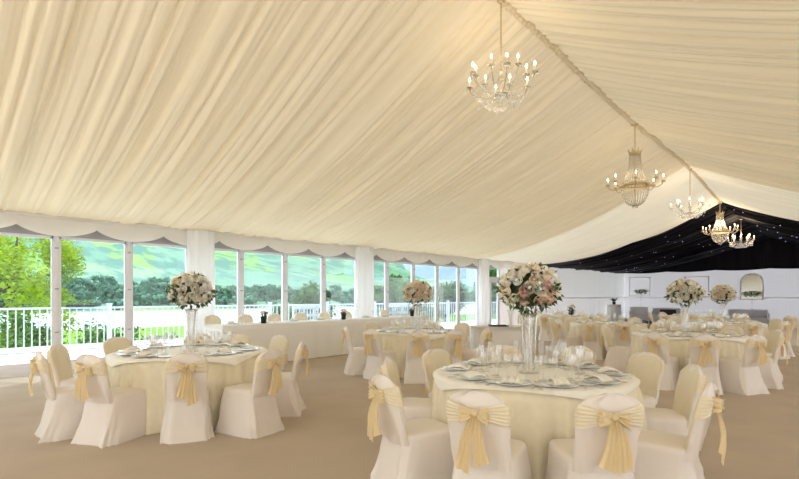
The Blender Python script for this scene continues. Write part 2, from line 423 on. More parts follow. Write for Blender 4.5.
# near tree beyond the deck, upper left
def place_out(px,z): return pw(px,z)
tx,ty=place_out(14,20); t=empty('tree',(tx,ty,-1.6))
blobs=[]
for k in range(20):
    blobs.append(((R.uniform(-3.0,3.2),R.uniform(-3.0,2.6),R.uniform(2.6,6.0)),R.uniform(.55,1.0)))
for k in range(6): blobs.append(((R.uniform(-1.5,2.5),R.uniform(-2,2),R.uniform(1.4,2.8)),R.uniform(.45,.7)))
b=MB(); leaf_cloud(b,blobs,9500,.105); b.build('foliage',M['tree_leaf'],t)
b=MB(); b.tube([(0,0,-.6),(.1,0,1.2),(-.1,.1,2.6),(.2,0,4.2),(.1,.1,5.6)],[.16,.13,.1,.07,.03],8)
for k in range(12):
    z=R.uniform(1.2,3.6); c=R.choice(blobs)[0]; b.tube([(0,0,z),(c[0]*.45,c[1]*.45,lerp(z,c[2],.6)),c],[.06,.04,.015],5)
b.build('trunk',M['bark'],t)
tag(t,'bright yellow green leafy tree close to the railing at the far left','tree')
# bushes under the railing
def bush(px,z,w,h,label,mat='bush_leaf',n=1600,base=None,size=.09):
    x,y=place_out(px,z); g=terr(x,y) if base is None else base
    o=empty('bush',(x,y,g)); bl=[((R.uniform(-w,w)*.5,R.uniform(-w,w)*.5,R.uniform(.2,.75)*h),R.uniform(.22,.34)*min(w,h*1.2)) for _ in range(9)]
    b=MB(); leaf_cloud(b,bl,n,size); b.build('foliage',M[mat],o)
    b=MB()
    for k in range(4): b.tube([(0,0,-.1),(R.uniform(-.2,.2)*w,R.uniform(-.2,.2)*w,h*.5)],[.04,.015],5)
    b.build('stem',M['bark'],o); tag(o,label,'bush')
bush(34,17.5,1.9,2.4,'straggly green bush behind the railing below the yellow green tree')
bush(101,19,2.2,1.9,'rounded dark green bush behind the railing in the second glazed panel')
bush(238,24,1.6,1.8,'small green bush behind the railing right of the left rose ball')
bush(128,21,1.2,1.1,'low green shrub behind the railing at the second post')
bush(160,23,1.6,1.2,'low green shrub behind the railing left of the left rose ball')
# mid-distance trees
def tree_mesh(w,h,n,size,mat,label,x,y,g=None,group=None):
    g=terr(x,y) if g is None else g
    o=empty('tree',(x,y,g)); bl=[]
    for _ in range(14):
        zz=R.uniform(.25,.86); rad=(1-abs(zz-.5)*1.1)
        bl.append(((R.uniform(-w,w)*.42*rad,R.uniform(-w,w)*.42*rad,zz*h),R.uniform(.16,.26)*min(w,h)))
    b=MB()
    for c,r in bl: b.ball(c,r*.6,8,5)
    leaf_cloud(b,bl,n,size); b.build('foliage',M[mat],o)
    b=MB(); b.tube([(0,0,-.5),(0,0,h*.5)],[.05*h,.02*h],6); b.build('trunk',M['bark'],o)
    tag(o,label,'tree',group); return o
for px,z,w,h,lab,mt in ((304,60,7,5.8,'broad dark green tree behind the railing above the long table','far_tree_b'),
    (393,58,4,6.6,'dark green tree right behind the far leg drape','far_tree_b'),
    (412,50,5.5,5.4,'yellow green tree behind the middle rose ball','bush_leaf'),
    (372,62,3.5,5.6,'dark tree between the far leg drape and the first post after it','far_tree_b'),
    (446,70,6,6.6,'dense green tree left of the door drape','far_tree_b'),
    (489,66,6,8.4,'green tree seen through the glazed door','far_tree_b'),
    (505,60,5,8.0,'green tree at the right edge of the glazed door','far_tree_b')):
    x,y=place_out(px,z)
    tree_mesh(w,h,2600,.26,mt,lab,x,y)
# woodland on the far shore: wood stands as individuals of one group
protos=[]
for q in range(4):
    w=R.uniform(18,30); h=R.uniform(14,24); o=empty('tree'); bl=[]
    b=MB()
    for _ in range(14):
        c=(R.uniform(-w,w)*.42,R.uniform(-w,w)*.42,R.uniform(.2,.7)*h); r=R.uniform(.2,.32)*h
        b.ball(c,r*.5,9,6)
    bl=[((R.uniform(-w,w)*.45,R.uniform(-w,w)*.45,R.uniform(.15,.8)*h),R.uniform(.16,.3)*h) for _ in range(16)]; leaf_cloud(b,bl,1500,1.3)
    b.build('foliage',M['far_tree'],o)
    b=MB(); b.tube([(0,0,-3),(0,0,h*.5)],[.8,.5],6); b.build('trunk',M['bark'],o)
    protos.append(Proto(o))
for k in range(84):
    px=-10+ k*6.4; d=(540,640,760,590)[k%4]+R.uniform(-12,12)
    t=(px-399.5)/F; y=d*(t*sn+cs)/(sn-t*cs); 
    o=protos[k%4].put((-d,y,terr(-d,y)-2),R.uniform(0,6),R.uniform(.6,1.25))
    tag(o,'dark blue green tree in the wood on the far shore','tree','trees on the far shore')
# white garden benches on the deck
def bench():
    o=empty('garden_bench')
    b=MB(); b.box(-.6,.6,-.22,.22,.40,.44); b.build('seat',M['rail_white'],o)
    b=MB(); b.box(-.6,.6,-.24,-.2,1.02,1.14); b.box(-.6,.6,-.24,-.2,.78,.86)
    for x in [-.58+.105*k for k in range(12)]: b.box(x-.015,x+.015,-.23,-.21,.44,1.05)
    b.build('backrest',M['rail_white'],o)
    for x in (-.57,.57):
        for y in (-.2,.2):
            b=MB(); b.box(x-.025,x+.025,y-.025,y+.025,-.02,.62 if y>0 else 1.1); b.build('leg',M['rail_white'],o)
    return o
pb=Proto(bench())
for px,z,lab in ((313,15.2,'white slatted garden bench on the deck behind the long table'),(401,18.2,'white slatted garden bench on the deck right of the far leg drape')):
    x,y=pw(px,z); o=pb.put((x,y,0),math.radians(-90)); tag(o,lab,'bench')
# flower trough on the rail
x,y=-14.62,interp([(0,0),(1,1)],0); 
t_=(81-399.5)/F; y=14.7*(t_*sn+cs)/(sn-t_*cs)
o=empty('planter',(-14.8,y,1.14)); b=MB(); b.box(-.08,.08,-.32,.32,0,.06); b.build('trough',M['pot'],o)
b=MB(); leaf_cloud(b,[((0,-.22+.11*k,.1),.10) for k in range(5)],220,.03); b.build('foliage',M['leaf_mid'],o); tag(o,'dark trough of low green plants on the deck railing','planter')

# ---------------------------------------------------------------- chairs
def sel(a,n): return math.copysign(abs(math.cos(a))**n,math.cos(a)), math.copysign(abs(math.sin(a))**n,math.sin(a))
def chair_proto(seed):
    r=random.Random(seed); o=empty('banquet_chair')
    N=56; ph=[r.uniform(0,6) for _ in range(4)]
    # seat and skirt
    loops=[]
    def loop(z):
        t=1-z/.46; l=[]
        hw=lerp(.196,.228,t**1.3); fr=lerp(.235,.262,t); re=-lerp(.215,.295,t**1.5)
        cy=(fr+re)/2; hd=(fr-re)/2
        for i in range(N):
            a=2*PI*i/N; cx,sy=sel(a,lerp(.42,.30,t))
            rip=1+t**1.3*(.022*math.sin(a*7+ph[0])+.026*math.sin(a*12+ph[1])+.03*math.sin(a*4+ph[2]))
            wr=1+t*.11*(1-min(1,4*abs(noise.noise((cx*2.6+seed,sy*2.6,z*2.2+3)))))+.035*noise.noise((cx*2.2+seed,sy*2.2,z*5))+.02*noise.noise((cx*5,sy*5+seed,z*11)); l.append((hw*cx*rip*wr, cy+hd*sy*rip*wr, z))
        return l
    for z in (0,.03,.06,.1,.14,.18,.225,.27,.315,.36,.40,.43,.452): loops.append(loop(z))
    for q,(s,zz) in enumerate(((.96,.470),(.86,.478),(.6,.482),(.25,.484),(.02,.484))):
        base=loop(.46); loops.append([(x*s,(y-.01)*s+.01,zz) for x,y,z in base])
    b=MB(); b.loft(loops,False,True); b.build('seat_cover',M['cover'],o)
    # backrest cover
    b=MB(); loops=[]; front=[]
    zs=[.40,.44,.48,.52,.56,.60,.64,.68,.72,.76,.80,.83,.855,.87,.88,.885]
    for z in zs:
        hw=interp([(.40,.178),(.55,.182),(.74,.190)],z)
        if z>.72: hw=.190*max(.04,(1-((z-.72)/.168)**3.4))**.5
        yc=-.195-(z-.40)*.21; th=.034*(1 if z<.8 else max(.25,(.9-z)/.1))
        l=[]
        for i in range(N):
            a=2*PI*i/N; cx,sy=sel(a,.6 if z<.85 else .9)
            l.append((hw*cx+.003*math.sin(z*40+a*3), yc+th*sy+.004*math.sin(a*6+z*13+ph[3])+.016*noise.noise((cx*2.5+seed,z*9,sy)), z))
        loops.append(l)
    b.loft(loops,False,True)
    for k,f in enumerate(b.f):
        c=[sum(b.v[i][j] for i in f)/len(f) for j in range(3)]
        yc=-.195-(c[2]-.40)*.21
        if c[1]>yc+.016 and c[2]<.865 and abs(c[0])<.2: b.mi[k]=1
    b.build('backrest_cover',[M['cover'],M['cover_front']],o)
    # sash band, pleats fanning from the knot at the rear
    b=MB(); NU=60; NVV=25
    def SP(i,j):
        a=-PI/2+(2*i/(NU-1)-1)*PI*.56; cx,sy=sel(a,.6)
        dist=min(1,abs(cx)*1.15) if sy<0 else 1
        h=.018+.052*dist**.8
        v=j/(NVV-1)*2-1
        z=.755+v*h
        hw=interp([(.40,.178),(.55,.182),(.74,.190)],z)
        if z>.72: hw=.190*(1-((z-.72)/.168)**3.4)**.5
        yc=-.195-(z-.40)*.21; pl=.0045*math.sin(v*PI*6+ph[0]+2*cx)*(.5+.5*dist)
        return ((hw+.004+pl*.5)*cx, yc+(.034+.015+pl+ (.012*(1-dist) if sy<0 else 0))*sy, z)
    b.grid(SP,NU,NVV); sash=b.build('sash',M['sash_band'],o)
    # bow: knot and two puffed loops
    ky=-.195-.31*.21-.055; b=MB(); b.ball((0,ky-.014,.758),.024,10,6)
    for s in (-1,1):
        w=r.uniform(.065,.095); dr=r.uniform(-.01,.03)
        def BL(i,j):
            t=i/18; v=j/11*2-1; a=t*2*PI
            x=s*(.012+w*math.sin(a/2)**1.0*(1 if True else 0)*.98); yy=ky-.018-.030*math.sin(a)
            hh=.010+.040*math.sin(a/2)**.8
            return (x+.006*math.sin(v*11), yy+.008*math.sin(v*12+t*3)*math.sin(a/2), .758+v*hh-dr*math.sin(a/2)+.004*math.sin(v*9))
        b.grid(BL,19,12)
    b.build('bow',M['sash'],sash)
    for s in (-1,1):
        b=MB(); L=r.uniform(.27,.36); dx=s*r.uniform(.025,.06)
        def TL(i,j):
            t=i/12; v=j/12*2-1; wd=.012+.034*t**.7
            return (s*.012+dx*t**.8+v*wd, ky-.012-.02*math.sin(t*PI)-.03*t+.010*math.sin(v*8+t*4+s), .745-L*t+ .02*v*t*s)
        b.grid(TL,13,13); b.build('sash_tail',M['sash'],sash)
    return o
chp=[Proto(chair_proto(k)) for k in (3,11,29)]
cnt=[0]
def chair(lat,z,tl,tz,label,group,turn=0,zf=0,h=1):
    x,y=cw(lat,z); X,Y=cw(tl,tz); a=math.atan2(Y-y,X-x)-PI/2+math.radians(turn)
    cnt[0]+=1
    # (lat,z) is where the top of the back stands: the seat centre is .28 m in front of it
    o=chp[cnt[0]%3].put((x-math.sin(a)*.27, y+math.cos(a)*.27, zf),a); o.scale=(1,1,.97)
    tag(o,label,'chair',group); return o

# ---------------------------------------------------------------- tables
TH=.75
def cloth_obj(seed, rad=.915):
    r=random.Random(seed); ph=[r.uniform(0,6) for _ in range(4)]; N=234; loops=[]
    for t in (.02,.4,.8,.96): loops.append([(rad*t*math.cos(2*PI*i/N),rad*t*math.sin(2*PI*i/N),TH) for i in range(N)])
    loops.append([(rad*math.cos(2*PI*i/N),rad*math.sin(2*PI*i/N),TH-.004) for i in range(N)])
    for k in range(1,11):
        t=k/10; z=TH-.012-(TH-.014)*t; l=[]
        for i in range(N):
            a=2*PI*i/N; f=1-abs(math.sin(a*13+ph[0]+1.2*math.sin(a*3+ph[1]))); f=.75*f**1.3+.25*(1-abs(math.sin(a*21+ph[3])))
            l.append(((rad+.006-.045*t+.150*f*t**.65+.02*t*math.sin(a*4+ph[2]))*math.cos(a),(rad+.006-.045*t+.150*f*t**.65+.02*t*math.sin(a*4+ph[2]))*math.sin(a),z))
        loops.append(l)
    b=MB(); b.loft(loops,False,False); return b.build('tablecloth',M['cloth'])
def overlay_obj(seed, rad=.915, half=.80):
    N=61; b=MB()
    def P(i,j):
        u=-1+2*i/(N-1); v=-1+2*j/(N-1); q=max(abs(u),abs(v)); d0=math.hypot(u,v) or 1; d=q*(.93+.16*(d0/max(q,1e-6)-1)/.414); u,v=u/d0*d,v/d0*d
        if d<=rad: return (u,v,TH+.006)
        ex=d-rad; a=math.atan2(v,u); rr=rad+.022+.13*ex+.012*math.sin(a*22)*min(1,ex*4)
        return (rr*math.cos(a),rr*math.sin(a),TH+.004-ex*.55)
    b.grid(P,N,N); return b.build('table_overlay',M['overlay'])
def table_core():
    o=empty('round_table'); b=MB(); b.lathe([(.02,.69),(.89,.69),(.895,.715),(.89,.735),(.02,.735)],48); b.build('tabletop',M['wood'],o)
    for k in range(4):
        a=PI/4+k*PI/2; b=MB(); b.tube([(.55*math.cos(a),.55*math.sin(a),0),(.55*math.cos(a),.55*math.sin(a),.69)],.014,8); b.build('leg',M['steel'],o)
    return o
ptab=Proto(table_core()); pcl=[Proto(cloth_obj(5)),Proto(cloth_obj(8))]; pov=Proto(overlay_obj(2))
# tableware
def lath_proto(name,prof,mat,n=14,parts=None):
    b=MB(); b.lathe(prof,n); return b.build(name,mat)
pwine=Proto(lath_proto('wine_glass',[(.001,.002),(.034,.002),(.034,.004),(.006,.010),(.004,.03),(.004,.085),(.012,.095),(.030,.115),(.037,.145),(.034,.175),(.030,.200)],M['glass']))
pfl=Proto(lath_proto('champagne_flute',[(.001,.002),(.030,.002),(.030,.004),(.005,.010),(.004,.07),(.004,.09),(.012,.105),(.024,.15),(.027,.19),(.024,.235)],M['glass']))
pplate=Proto(lath_proto('dinner_plate',[(.001,.004),(.08,.004),(.095,.010),(.132,.018),(.134,.021),(.095,.014),(.08,.009),(.001,.009)],M['china'],28))
psmall=Proto(lath_proto('side_plate',[(.001,.003),(.05,.003),(.078,.012),(.079,.015),(.05,.007),(.001,.007)],M['china'],24))
def napkin():
    b=MB()
    b.grid(lambda i,j:((i/10-.5)*.13*(1-.35*j/8), -.06+.16*j/8, .012+.03*math.sin(PI*j/8)*(1+.4*math.sin(i*1.7))+.006*math.sin(i*2.3)),11,9)
    b.grid(lambda i,j:((i/10-.5)*.15, -.075+.13*j/8, .010+.008*math.sin(PI*i/10)),11,9)
    return b.build('napkin',M['napkin'])
pnap=Proto(napkin())
def knife():
    b=MB(); b.box(-.007,.007,-.11,.0,.001,.006); b.box(-.009,.009,0,.11,.001,.004); return b.build('knife',M['steel'])
def fork():
    b=MB(); b.box(-.006,.006,-.10,.04,.001,.006); b.box(-.012,.012,.04,.06,.002,.006)
    for x in (-.010,-.0033,.0033,.010): b.box(x-.0018,x+.0018,.06,.10,.002,.006)
    return b.build('fork',M['steel'])
pkn=Proto(knife()); pfk=Proto(fork())
def setting(X,Y,a,seat,full=True,z0=TH+.007):
    """a: direction (world) from table centre to the seat"""
    def P(r,t,z=0): r*=TS; return (X+r*math.cos(a)-t*math.sin(a), Y+r*math.sin(a)+t*math.cos(a), z0+z)
    rot=a+PI/2
    o=pplate.put(P(.72,0),rot); tag(o,'white dinner plate set for chair: '+seat,'plate','dinner plates on the round tables')
    o=pnap.put(P(.72,0,.012),rot+R.uniform(-.2,.2)); tag(o,'folded white napkin set for chair: '+seat,'napkin','napkins on the round tables')
    o=pwine.put(P(.50,-.09),0); tag(o,'outer wine glass set for chair: '+seat,'glass','wine glasses on the round tables')
    o=pfl.put(P(.47,.05),0); tag(o,'tall champagne flute set for chair: '+seat,'glass','champagne flutes on the round tables')
    if full:
        o=pwine.put(P(.43,-.03),0); tag(o,'inner wine glass set for chair: '+seat,'glass','wine glasses on the round tables')
        o=psmall.put(P(.66,.22),rot); tag(o,'small side plate set for chair: '+seat,'plate','side plates on the round tables')
        o=pkn.put(P(.73,-.165),rot); tag(o,'steel knife set for chair: '+seat,'knife','knives on the round tables')
        o=pfk.put(P(.73,.160),rot); tag(o,'steel fork set for chair: '+seat,'fork','forks on the round tables')
# roses
def rose(name,mat,seed):
    r=random.Random(seed); b=MB(); b.ball((0,0,.5),.34,7,5)
    for ring,(n,rad,h,tilt) in enumerate(((4,.32,.98,.0),(5,.50,.88,.0),(6,.72,.72,.0),(7,.95,.50,.0))):
        for k in range(n):
            a0=2*PI*(k+.35*ring)/n+r.uniform(-.1,.1); wd=2*PI/n*.72
            def P(i,j):
                s=i/3; q=j/4*2-1; a=a0+q*wd
                rr=rad*(.5+.5*math.sin(PI*.68*s))*(1-.10*q*q); z=h*s*(1-.22*q*q*s)-.12*tilt*s**4
                return (rr*math.cos(a),rr*math.sin(a),z)
            b.grid(P,4,5)
    return b.build(name,mat)
RM={k:rose('rose',M['rose_'+k],i) for i,k in enumerate(('ivory','white','peach','pink'))}
for o in RM.values(): C.objects.unlink(o)
def rose_ball(loc,rx,rz_,nr,rs,mix,label,seed,leaves=120):
    r=random.Random(seed); o=empty('rose_arrangement',loc); n=0
    pts=[]
    for k in range(nr):
        zz=1-1.72*(k+.5)/nr; th=k*2.399963+r.uniform(-.2,.2); q=math.sqrt(max(0,1-zz*zz))
        d=Vector((q*math.cos(th),q*math.sin(th),zz)); d=(d+Vector((r.uniform(-.1,.1),r.uniform(-.1,.1),r.uniform(-.1,.1)))).normalized()
        c=RM[r.choices(list(mix.keys()),weights=list(mix.values()))[0]].copy(); C.objects.link(c); c.parent=o
        pos=Vector((d.x*rx*.84,d.y*rx*.84,d.z*rz_*.84))*r.uniform(.9,1.04); s=rs*r.uniform(.82,1.15)
        c.location=pos; c.rotation_euler=d.to_track_quat('Z','Y').to_euler(); c.scale=(s,s,s)
    b=MB(); b.ball((0,0,-.02),rx*.70,14,8,0,rz_/rx)
    for k in range(leaves):
        d=Vector((r.gauss(0,1),r.gauss(0,1),r.gauss(0,1)-.25)).normalized(); p=Vector((d.x*rx,d.y*rx,d.z*rz_))*(r.uniform(.8,.96) if d.z>.1 else r.uniform(.9,1.08))
        a=(d+Vector((r.gauss(0,.6),r.gauss(0,.6),r.gauss(0,.6)-.1))).normalized(); q=a.cross(Vector((r.gauss(0,1),r.gauss(0,1),r.gauss(0,1)))).normalized(); s=rs*r.uniform(.6,1.0); nn=a.cross(q)*s*.15
        b.add([p-a*s*.4,p+q*s*.38+nn,p+a*s,p-q*s*.38+nn,p+a*s*.3],[(0,1,4),(1,2,4),(2,3,4),(3,0,4)],r.choice((0,0,1)))
    b.build('foliage',[M['leaf_dark'],M['leaf_mid']],o)
    tag(o,label,'flowers'); return o
def vase(loc,h,label):
    o=empty('vase',loc); b=MB(); b.lathe([(.001,0),(.085,0),(.085,.008),(.04,.02),(.034,.06),(.036,h*.3),(.042,h*.6),(.054,h*.88),(.068,h),(.064,h),(.050,h*.88),(.038,h*.6),(.032,h*.3),(.022,.07)],24)
    b.build('vase_body',M['glass'],o)
    for k in range(6):
        a=k*1.047; b=MB(); n_=int(h/.02); rr_=[.0035+.0035*(q_%2) for q_ in range(n_)]
        b.tube([(.05*math.cos(a)+.02*math.cos(a)*(q_/n_),.05*math.sin(a)+.02*math.sin(a)*(q_/n_),.03+.02*q_) for q_ in range(n_)],rr_,5); b.build('crystal_strand',M['crystal'],o)
    tag(o,label,'vase'); return o
SEAT10={}
TABS={}
def round_table(key,lat,z,desc,chairs,ci,full=True,settings=True,rotov=0):
    X,Y=cw(lat,z); global TS
    TS={'A':.885,'B':.93}.get(key,.95)
    o=ptab.put((X,Y,0),.3); o.scale=(TS,TS,1); tag(o,'round banquet table under the cloth, '+desc,'table','round banquet tables')
    o=pcl[ci].put((X,Y,0),ci*1.3+lat); o.scale=(TS,TS,1); tag(o,'champagne cloth falling in folds to the floor, '+desc,'tablecloth','champagne tablecloths')
    o=pov.put((X,Y,0),rotov); o.scale=(TS,TS,1); tag(o,'ivory square overlay cloth on top, '+desc,'tablecloth','ivory overlays')
    for c in chairs:
        (cl,cz),nm=c[0],c[1]; turn=c[2] if len(c)>2 else 0
        chair(cl,cz,lat,z,'ivory covered chair with champagne bow, '+nm,'covered banquet chairs around the round tables',turn)
        if settings:
            wx,wy=cw(cl,cz); a=math.atan2(wy-Y,wx-X); setting(X,Y,a,nm,full)
def ringpos(lat,z,angs,names,rad=1.36):
    return [((lat+rad*math.cos(math.radians(a)),z+rad*math.sin(math.radians(a))),nm) for a,nm in zip(angs,names)]
def px(p,z): return ((p-399.5)/F*z,z)
# A: the front table
TA=(1.12,4.12)
A=[((.455,2.82),'front table, left of the two nearest backs'),
   ((1.185,2.74),'front table, right of the two nearest backs'),
   ((1.93,3.06),'front table, lower right with tails hanging right',13),
   ((-.10,3.40),'front table, left side seen side on'),
   ((-.08,4.40),'front table, left side behind the side-on one'),
   (px(437,5.05),'front table, far left facing the viewer'),
   (px(504,5.5),'front table, directly behind the tall vase'),
   (px(577,5.35),'front table, far side behind the glasses'),
   (px(645,4.75),'front table, right side with plain tan front'),
   ((2.34,3.9),'front table, right end seen edge on')]
round_table('A',*TA,'the front table',A,0,rotov=.35)
x,y=cw(1.10,4.12); vase((x,y,TH+.007),.50,'tall clear glass trumpet vase in the middle of the front table')
rose_ball((x,y,TH+.73),.252,.205,80,.052,{'ivory':5,'white':4,'peach':3,'pink':1.6},'large ball of ivory, peach and blush roses on the front table',4,260)
# B: the left table
TB=(-2.5,5.82)
B=[((-2.93,4.60),'left table, left of the two nearest backs'),
   ((-2.06,4.70),'left table, right of the two nearest backs'),
   ((-1.33,4.97),'left table, front right with seat turned left',8),
   ((-1.21,5.9),'left table, right end side on'),
   (px(279,6.9),'left table, far right facing the viewer'),
   (px(238,7.15),'left table, far side beside the long table'),
   (px(198,7.2),'left table, far side below the rose ball'),
   (px(118,6.55),'left table, far side by the second post'),
   ((-3.9,5.55),'left table, left end facing the viewer'),
   ((-3.55,4.82),'left table, leftmost with bow pointing left')]
round_table('B',*TB,'the left table',B,1,rotov=.9)
x,y=cw(-2.47,5.75); vase((x,y,TH+.007),.50,'tall clear glass trumpet vase in the middle of the left table')
rose_ball((x,y,TH+.73),.252,.205,80,.052,{'ivory':6,'white':5,'peach':1},'ball of ivory and white roses on the left table in front of the first drape',9,220)
# C: middle table by the long table
TC=(.35,9.2)
Cc=[((-.95,8.85),'middle table, left end'),
    ((-.47,8.25),'middle table, front left'),
    ((.30,7.85),'middle table, front centre'),
    ((.93,8.05),'middle table, front right'),
    ((1.52,8.5),'middle table, right end edge on'),
    (px(462,10.3),'middle table, back right'),
    (px(430,10.6),'middle table, back centre right'),
    (px(402,10.5),'middle table, back centre left'),
    (px(372,10.2),'middle table, back left')]
round_table('C',*TC,'the middle table',Cc,0,rotov=.2)
x,y=pw(418,9.2); vase((x,y,TH+.007),.50,'tall clear glass vase on the middle table near the long table')
rose_ball((x,y,TH+.73),.27,.23,80,.058,{'peach':5,'ivory':4,'white':1},'ball of peach and cream roses above the middle table',12,100)
# E: right table
TE=(5.0,8.4)
def rp(T,a,r=1.36): return (T[0]+r*math.cos(math.radians(a)),T[1]+r*math.sin(math.radians(a)))
E=[((3.9,7.4),'right table, front left'),
   ((4.42,7.02),'right table, front centre'),
   ((5.13,6.98),'right table, front right with seat showing',14),
   ((5.88,7.5),'right table, right end near side',8),
   (rp(TE,-8),'right table, right end far side'),
   (rp(TE,28),'right table, back right'),
   (rp(TE,62),'right table, back right of the vase'),
   (rp(TE,98),'right table, back left of the vase'),
   ((3.97,9.3),'right table, back left with bow'),]
round_table('E',*TE,'the right table',E,1,rotov=.5)
x,y=pw(685,8.4); vase((x,y,TH+.007),.50,'tall clear glass vase on the right round table')
rose_ball((x,y,TH+.73),.285,.225,88,.058,{'ivory':6,'white':3,'peach':2},'ball of cream and yellow white roses on the right round table',15,130)
# G, F, D, J further back
def names(t): return [p%t for p in ('%s, left end','%s, front left','%s, front centre left','%s, front centre right','%s, front right','%s, right end','%s, back right','%s, back centre right','%s, back centre left','%s, back left')]
G10=(-164,-128,-100,-66,-30,2,38,74,110,148)
TG=(5.15,12.0); round_table('G',*TG,'table behind the right one',ringpos(*TG,G10,names('table behind the right one')),0,False,rotov=.1)
TF=(8.14,12.2); round_table('F',*TF,'far right table',ringpos(*TF,G10,names('far right table')),1,False,rotov=.7)
x,y=pw(723,12.2); vase((x,y,TH+.007),.50,'tall clear glass vase on the far right round table')
rose_ball((x,y,TH+.73),.27,.24,74,.060,{'ivory':5,'white':3,'peach':3},'small ball of cream roses right of the larger one on the far right table',19,110)
TD=px(560,16.6); round_table('D',*TD,'table beyond the large rose ball',ringpos(*TD,G10,names('table beyond the large rose ball')),0,False,rotov=.4)
TJ=px(697,16.4); round_table('J',*TJ,'farthest table',ringpos(*TJ,G10,names('farthest table')),1,False,rotov=.9)
chair(*px(791,14.0),13.0,14.6,'ivory satin covered chair with champagne bow alone at the right edge of the picture','covered banquet chairs around the round tables')
# small dark plant pot on table D
# ---------------------------------------------------------------- long head table
HX0,HY0,HX1,HY1=-8.95,4.35,-9.35,10.9
ang=math.atan2(HY1-HY0,HX1-HX0); L=math.hypot(HX1-HX0,HY1-HY0)
def hp(s,t,z=0): return (HX0+s*math.cos(ang)-t*math.sin(ang), HY0+s*math.sin(ang)+t*math.cos(ang), z)
RS=.12
b=MB(); b.box(.04,L-.04,.03,1.45,0,RS); o=b.build('platform',M['wood'],loc=(HX0,HY0,0),rz=ang); tag(o,'low riser under the long table by the windows','platform')
t=empty('long_table',hp(0,0,RS),ang); b=MB(); b.box(.04,L-.04,.04,.72,.69,.715); b.build('tabletop',M['wood'],t)
for s in (.3,L/3,2*L/3,L-.3):
    for q in (.12,.64): b=MB(); b.tube([(s,q,0),(s,q,.69)],.015,6); b.build('leg',M['steel'],t)
tag(t,'long trestle table under the white cloth by the windows','table')
b=MB(); HT=.84; N=420; per=[]
def peri(s):
    tot=2*(L+.76); s=s%tot
    if s<L: return (s,0,0,-1)
    s-=L
    if s<.76: return (L,s,1,0)
    s-=.76
    if s<L: return (L-s,.76,0,1)
    return (0,.76-(s-L),-1,0)
loops=[]
tot=2*(L+.76)
for k in range(8):
    t_=k/7; l=[]
    for i in range(N):
        x,y,nx,ny=peri(tot*i/N); f=.5+.5*math.sin(i*.55+1.5*math.sin(i*.07)); am=(.035*f+.01)*t_
        l.append((x+nx*am,y+ny*am,lerp(HT,.012 if ny<=0 else RS+.01,t_)))
    loops.append(l)
b.loft(loops,True,False)
b.sm[-1]=False
o=b.build('tablecloth',M['white_cloth'],loc=(HX0,HY0,0),rz=ang); tag(o,'long white tablecloth on the head table beside the windows','tablecloth')
HN=['nearest end','second from the near end','third from the near end','fourth from the near end','fourth from the far end','third from the far end','second from the far end','far end']
for k in range(8):
    s=.5+(L-1.0)*k/7; x,y,_=hp(s,1.30); X,Y,_=hp(s,0)
    a=math.atan2(Y-y,X-x)-PI/2; cnt[0]+=1
    o=chp[cnt[0]%3].put((x-math.sin(a)*.25,y+math.cos(a)*.25,RS),a)
    tag(o,'ivory covered chair behind the long white table, '+HN[k],'chair','covered chairs behind the long table')
    s2=s
    w=a
    o=pplate.put(hp(s2,.55,HT+.003),a); tag(o,'white dinner plate on the long table, '+HN[k],'plate','plates on the long table')
    o=pnap.put(hp(s2,.55,HT+.015),a+PI); tag(o,'folded white napkin on the long table, '+HN[k],'napkin','napkins on the long table')
    o=pwine.put(hp(s2+.14,.40,HT+.003)); tag(o,'stemmed wine glass on the long table, '+HN[k],'glass','wine glasses on the long table')
    o=pfl.put(hp(s2+.24,.42,HT+.003)); tag(o,'champagne flute on the long table, '+HN[k],'glass','champagne flutes on the long table')
def posy(loc,label,seed,s=1):
    r=random.Random(seed); o=empty('flower_pot',loc)
    b=MB(); b.lathe([(.001,0),(.045*s,0),(.06*s,.12*s),(.064*s,.13*s),(.05*s,.125*s),(.001,.11*s)],16); b.build('pot',M['pot'],o)
    for k in range(7):
        a=k*2.4; q=.055*s*math.sqrt(k/6.0+.02); c=RM[r.choice(('ivory','peach','white'))].copy(); C.objects.link(c); c.parent=o
        c.location=(q*math.cos(a)*1.3,q*math.sin(a)*1.3,.17*s+.03*s*(1-k/7)); c.scale=(.036*s,)*3; c.rotation_euler=(r.uniform(-.5,.5),r.uniform(-.5,.5),0)
    b=MB(); leaf_cloud(b,[((0,0,.16*s),.08*s)],40,.03*s,0,r); b.build('foliage',M['leaf_dark'],o)
    tag(o,label,'flowers')
for pxx,lab,sd in ((262,'small dark pot of cream roses on the near end of the long table',1),(343,'small dark pot of blush flowers on the middle of the long table',2),(411,'small dark pot of flowers at the far end of the long table',3)):
    # along the table front: find s for the pixel column
    best=min((abs(((hp(s/100*L,.25)[0]*cs+hp(s/100*L,.25)[1]*sn)/(-hp(s/100*L,.25)[0]*sn+hp(s/100*L,.25)[1]*cs))*F+399.5-pxx),s) for s in range(101))[1]
    posy(hp(best/100*L,.22,HT+.002),lab,sd,1.15)
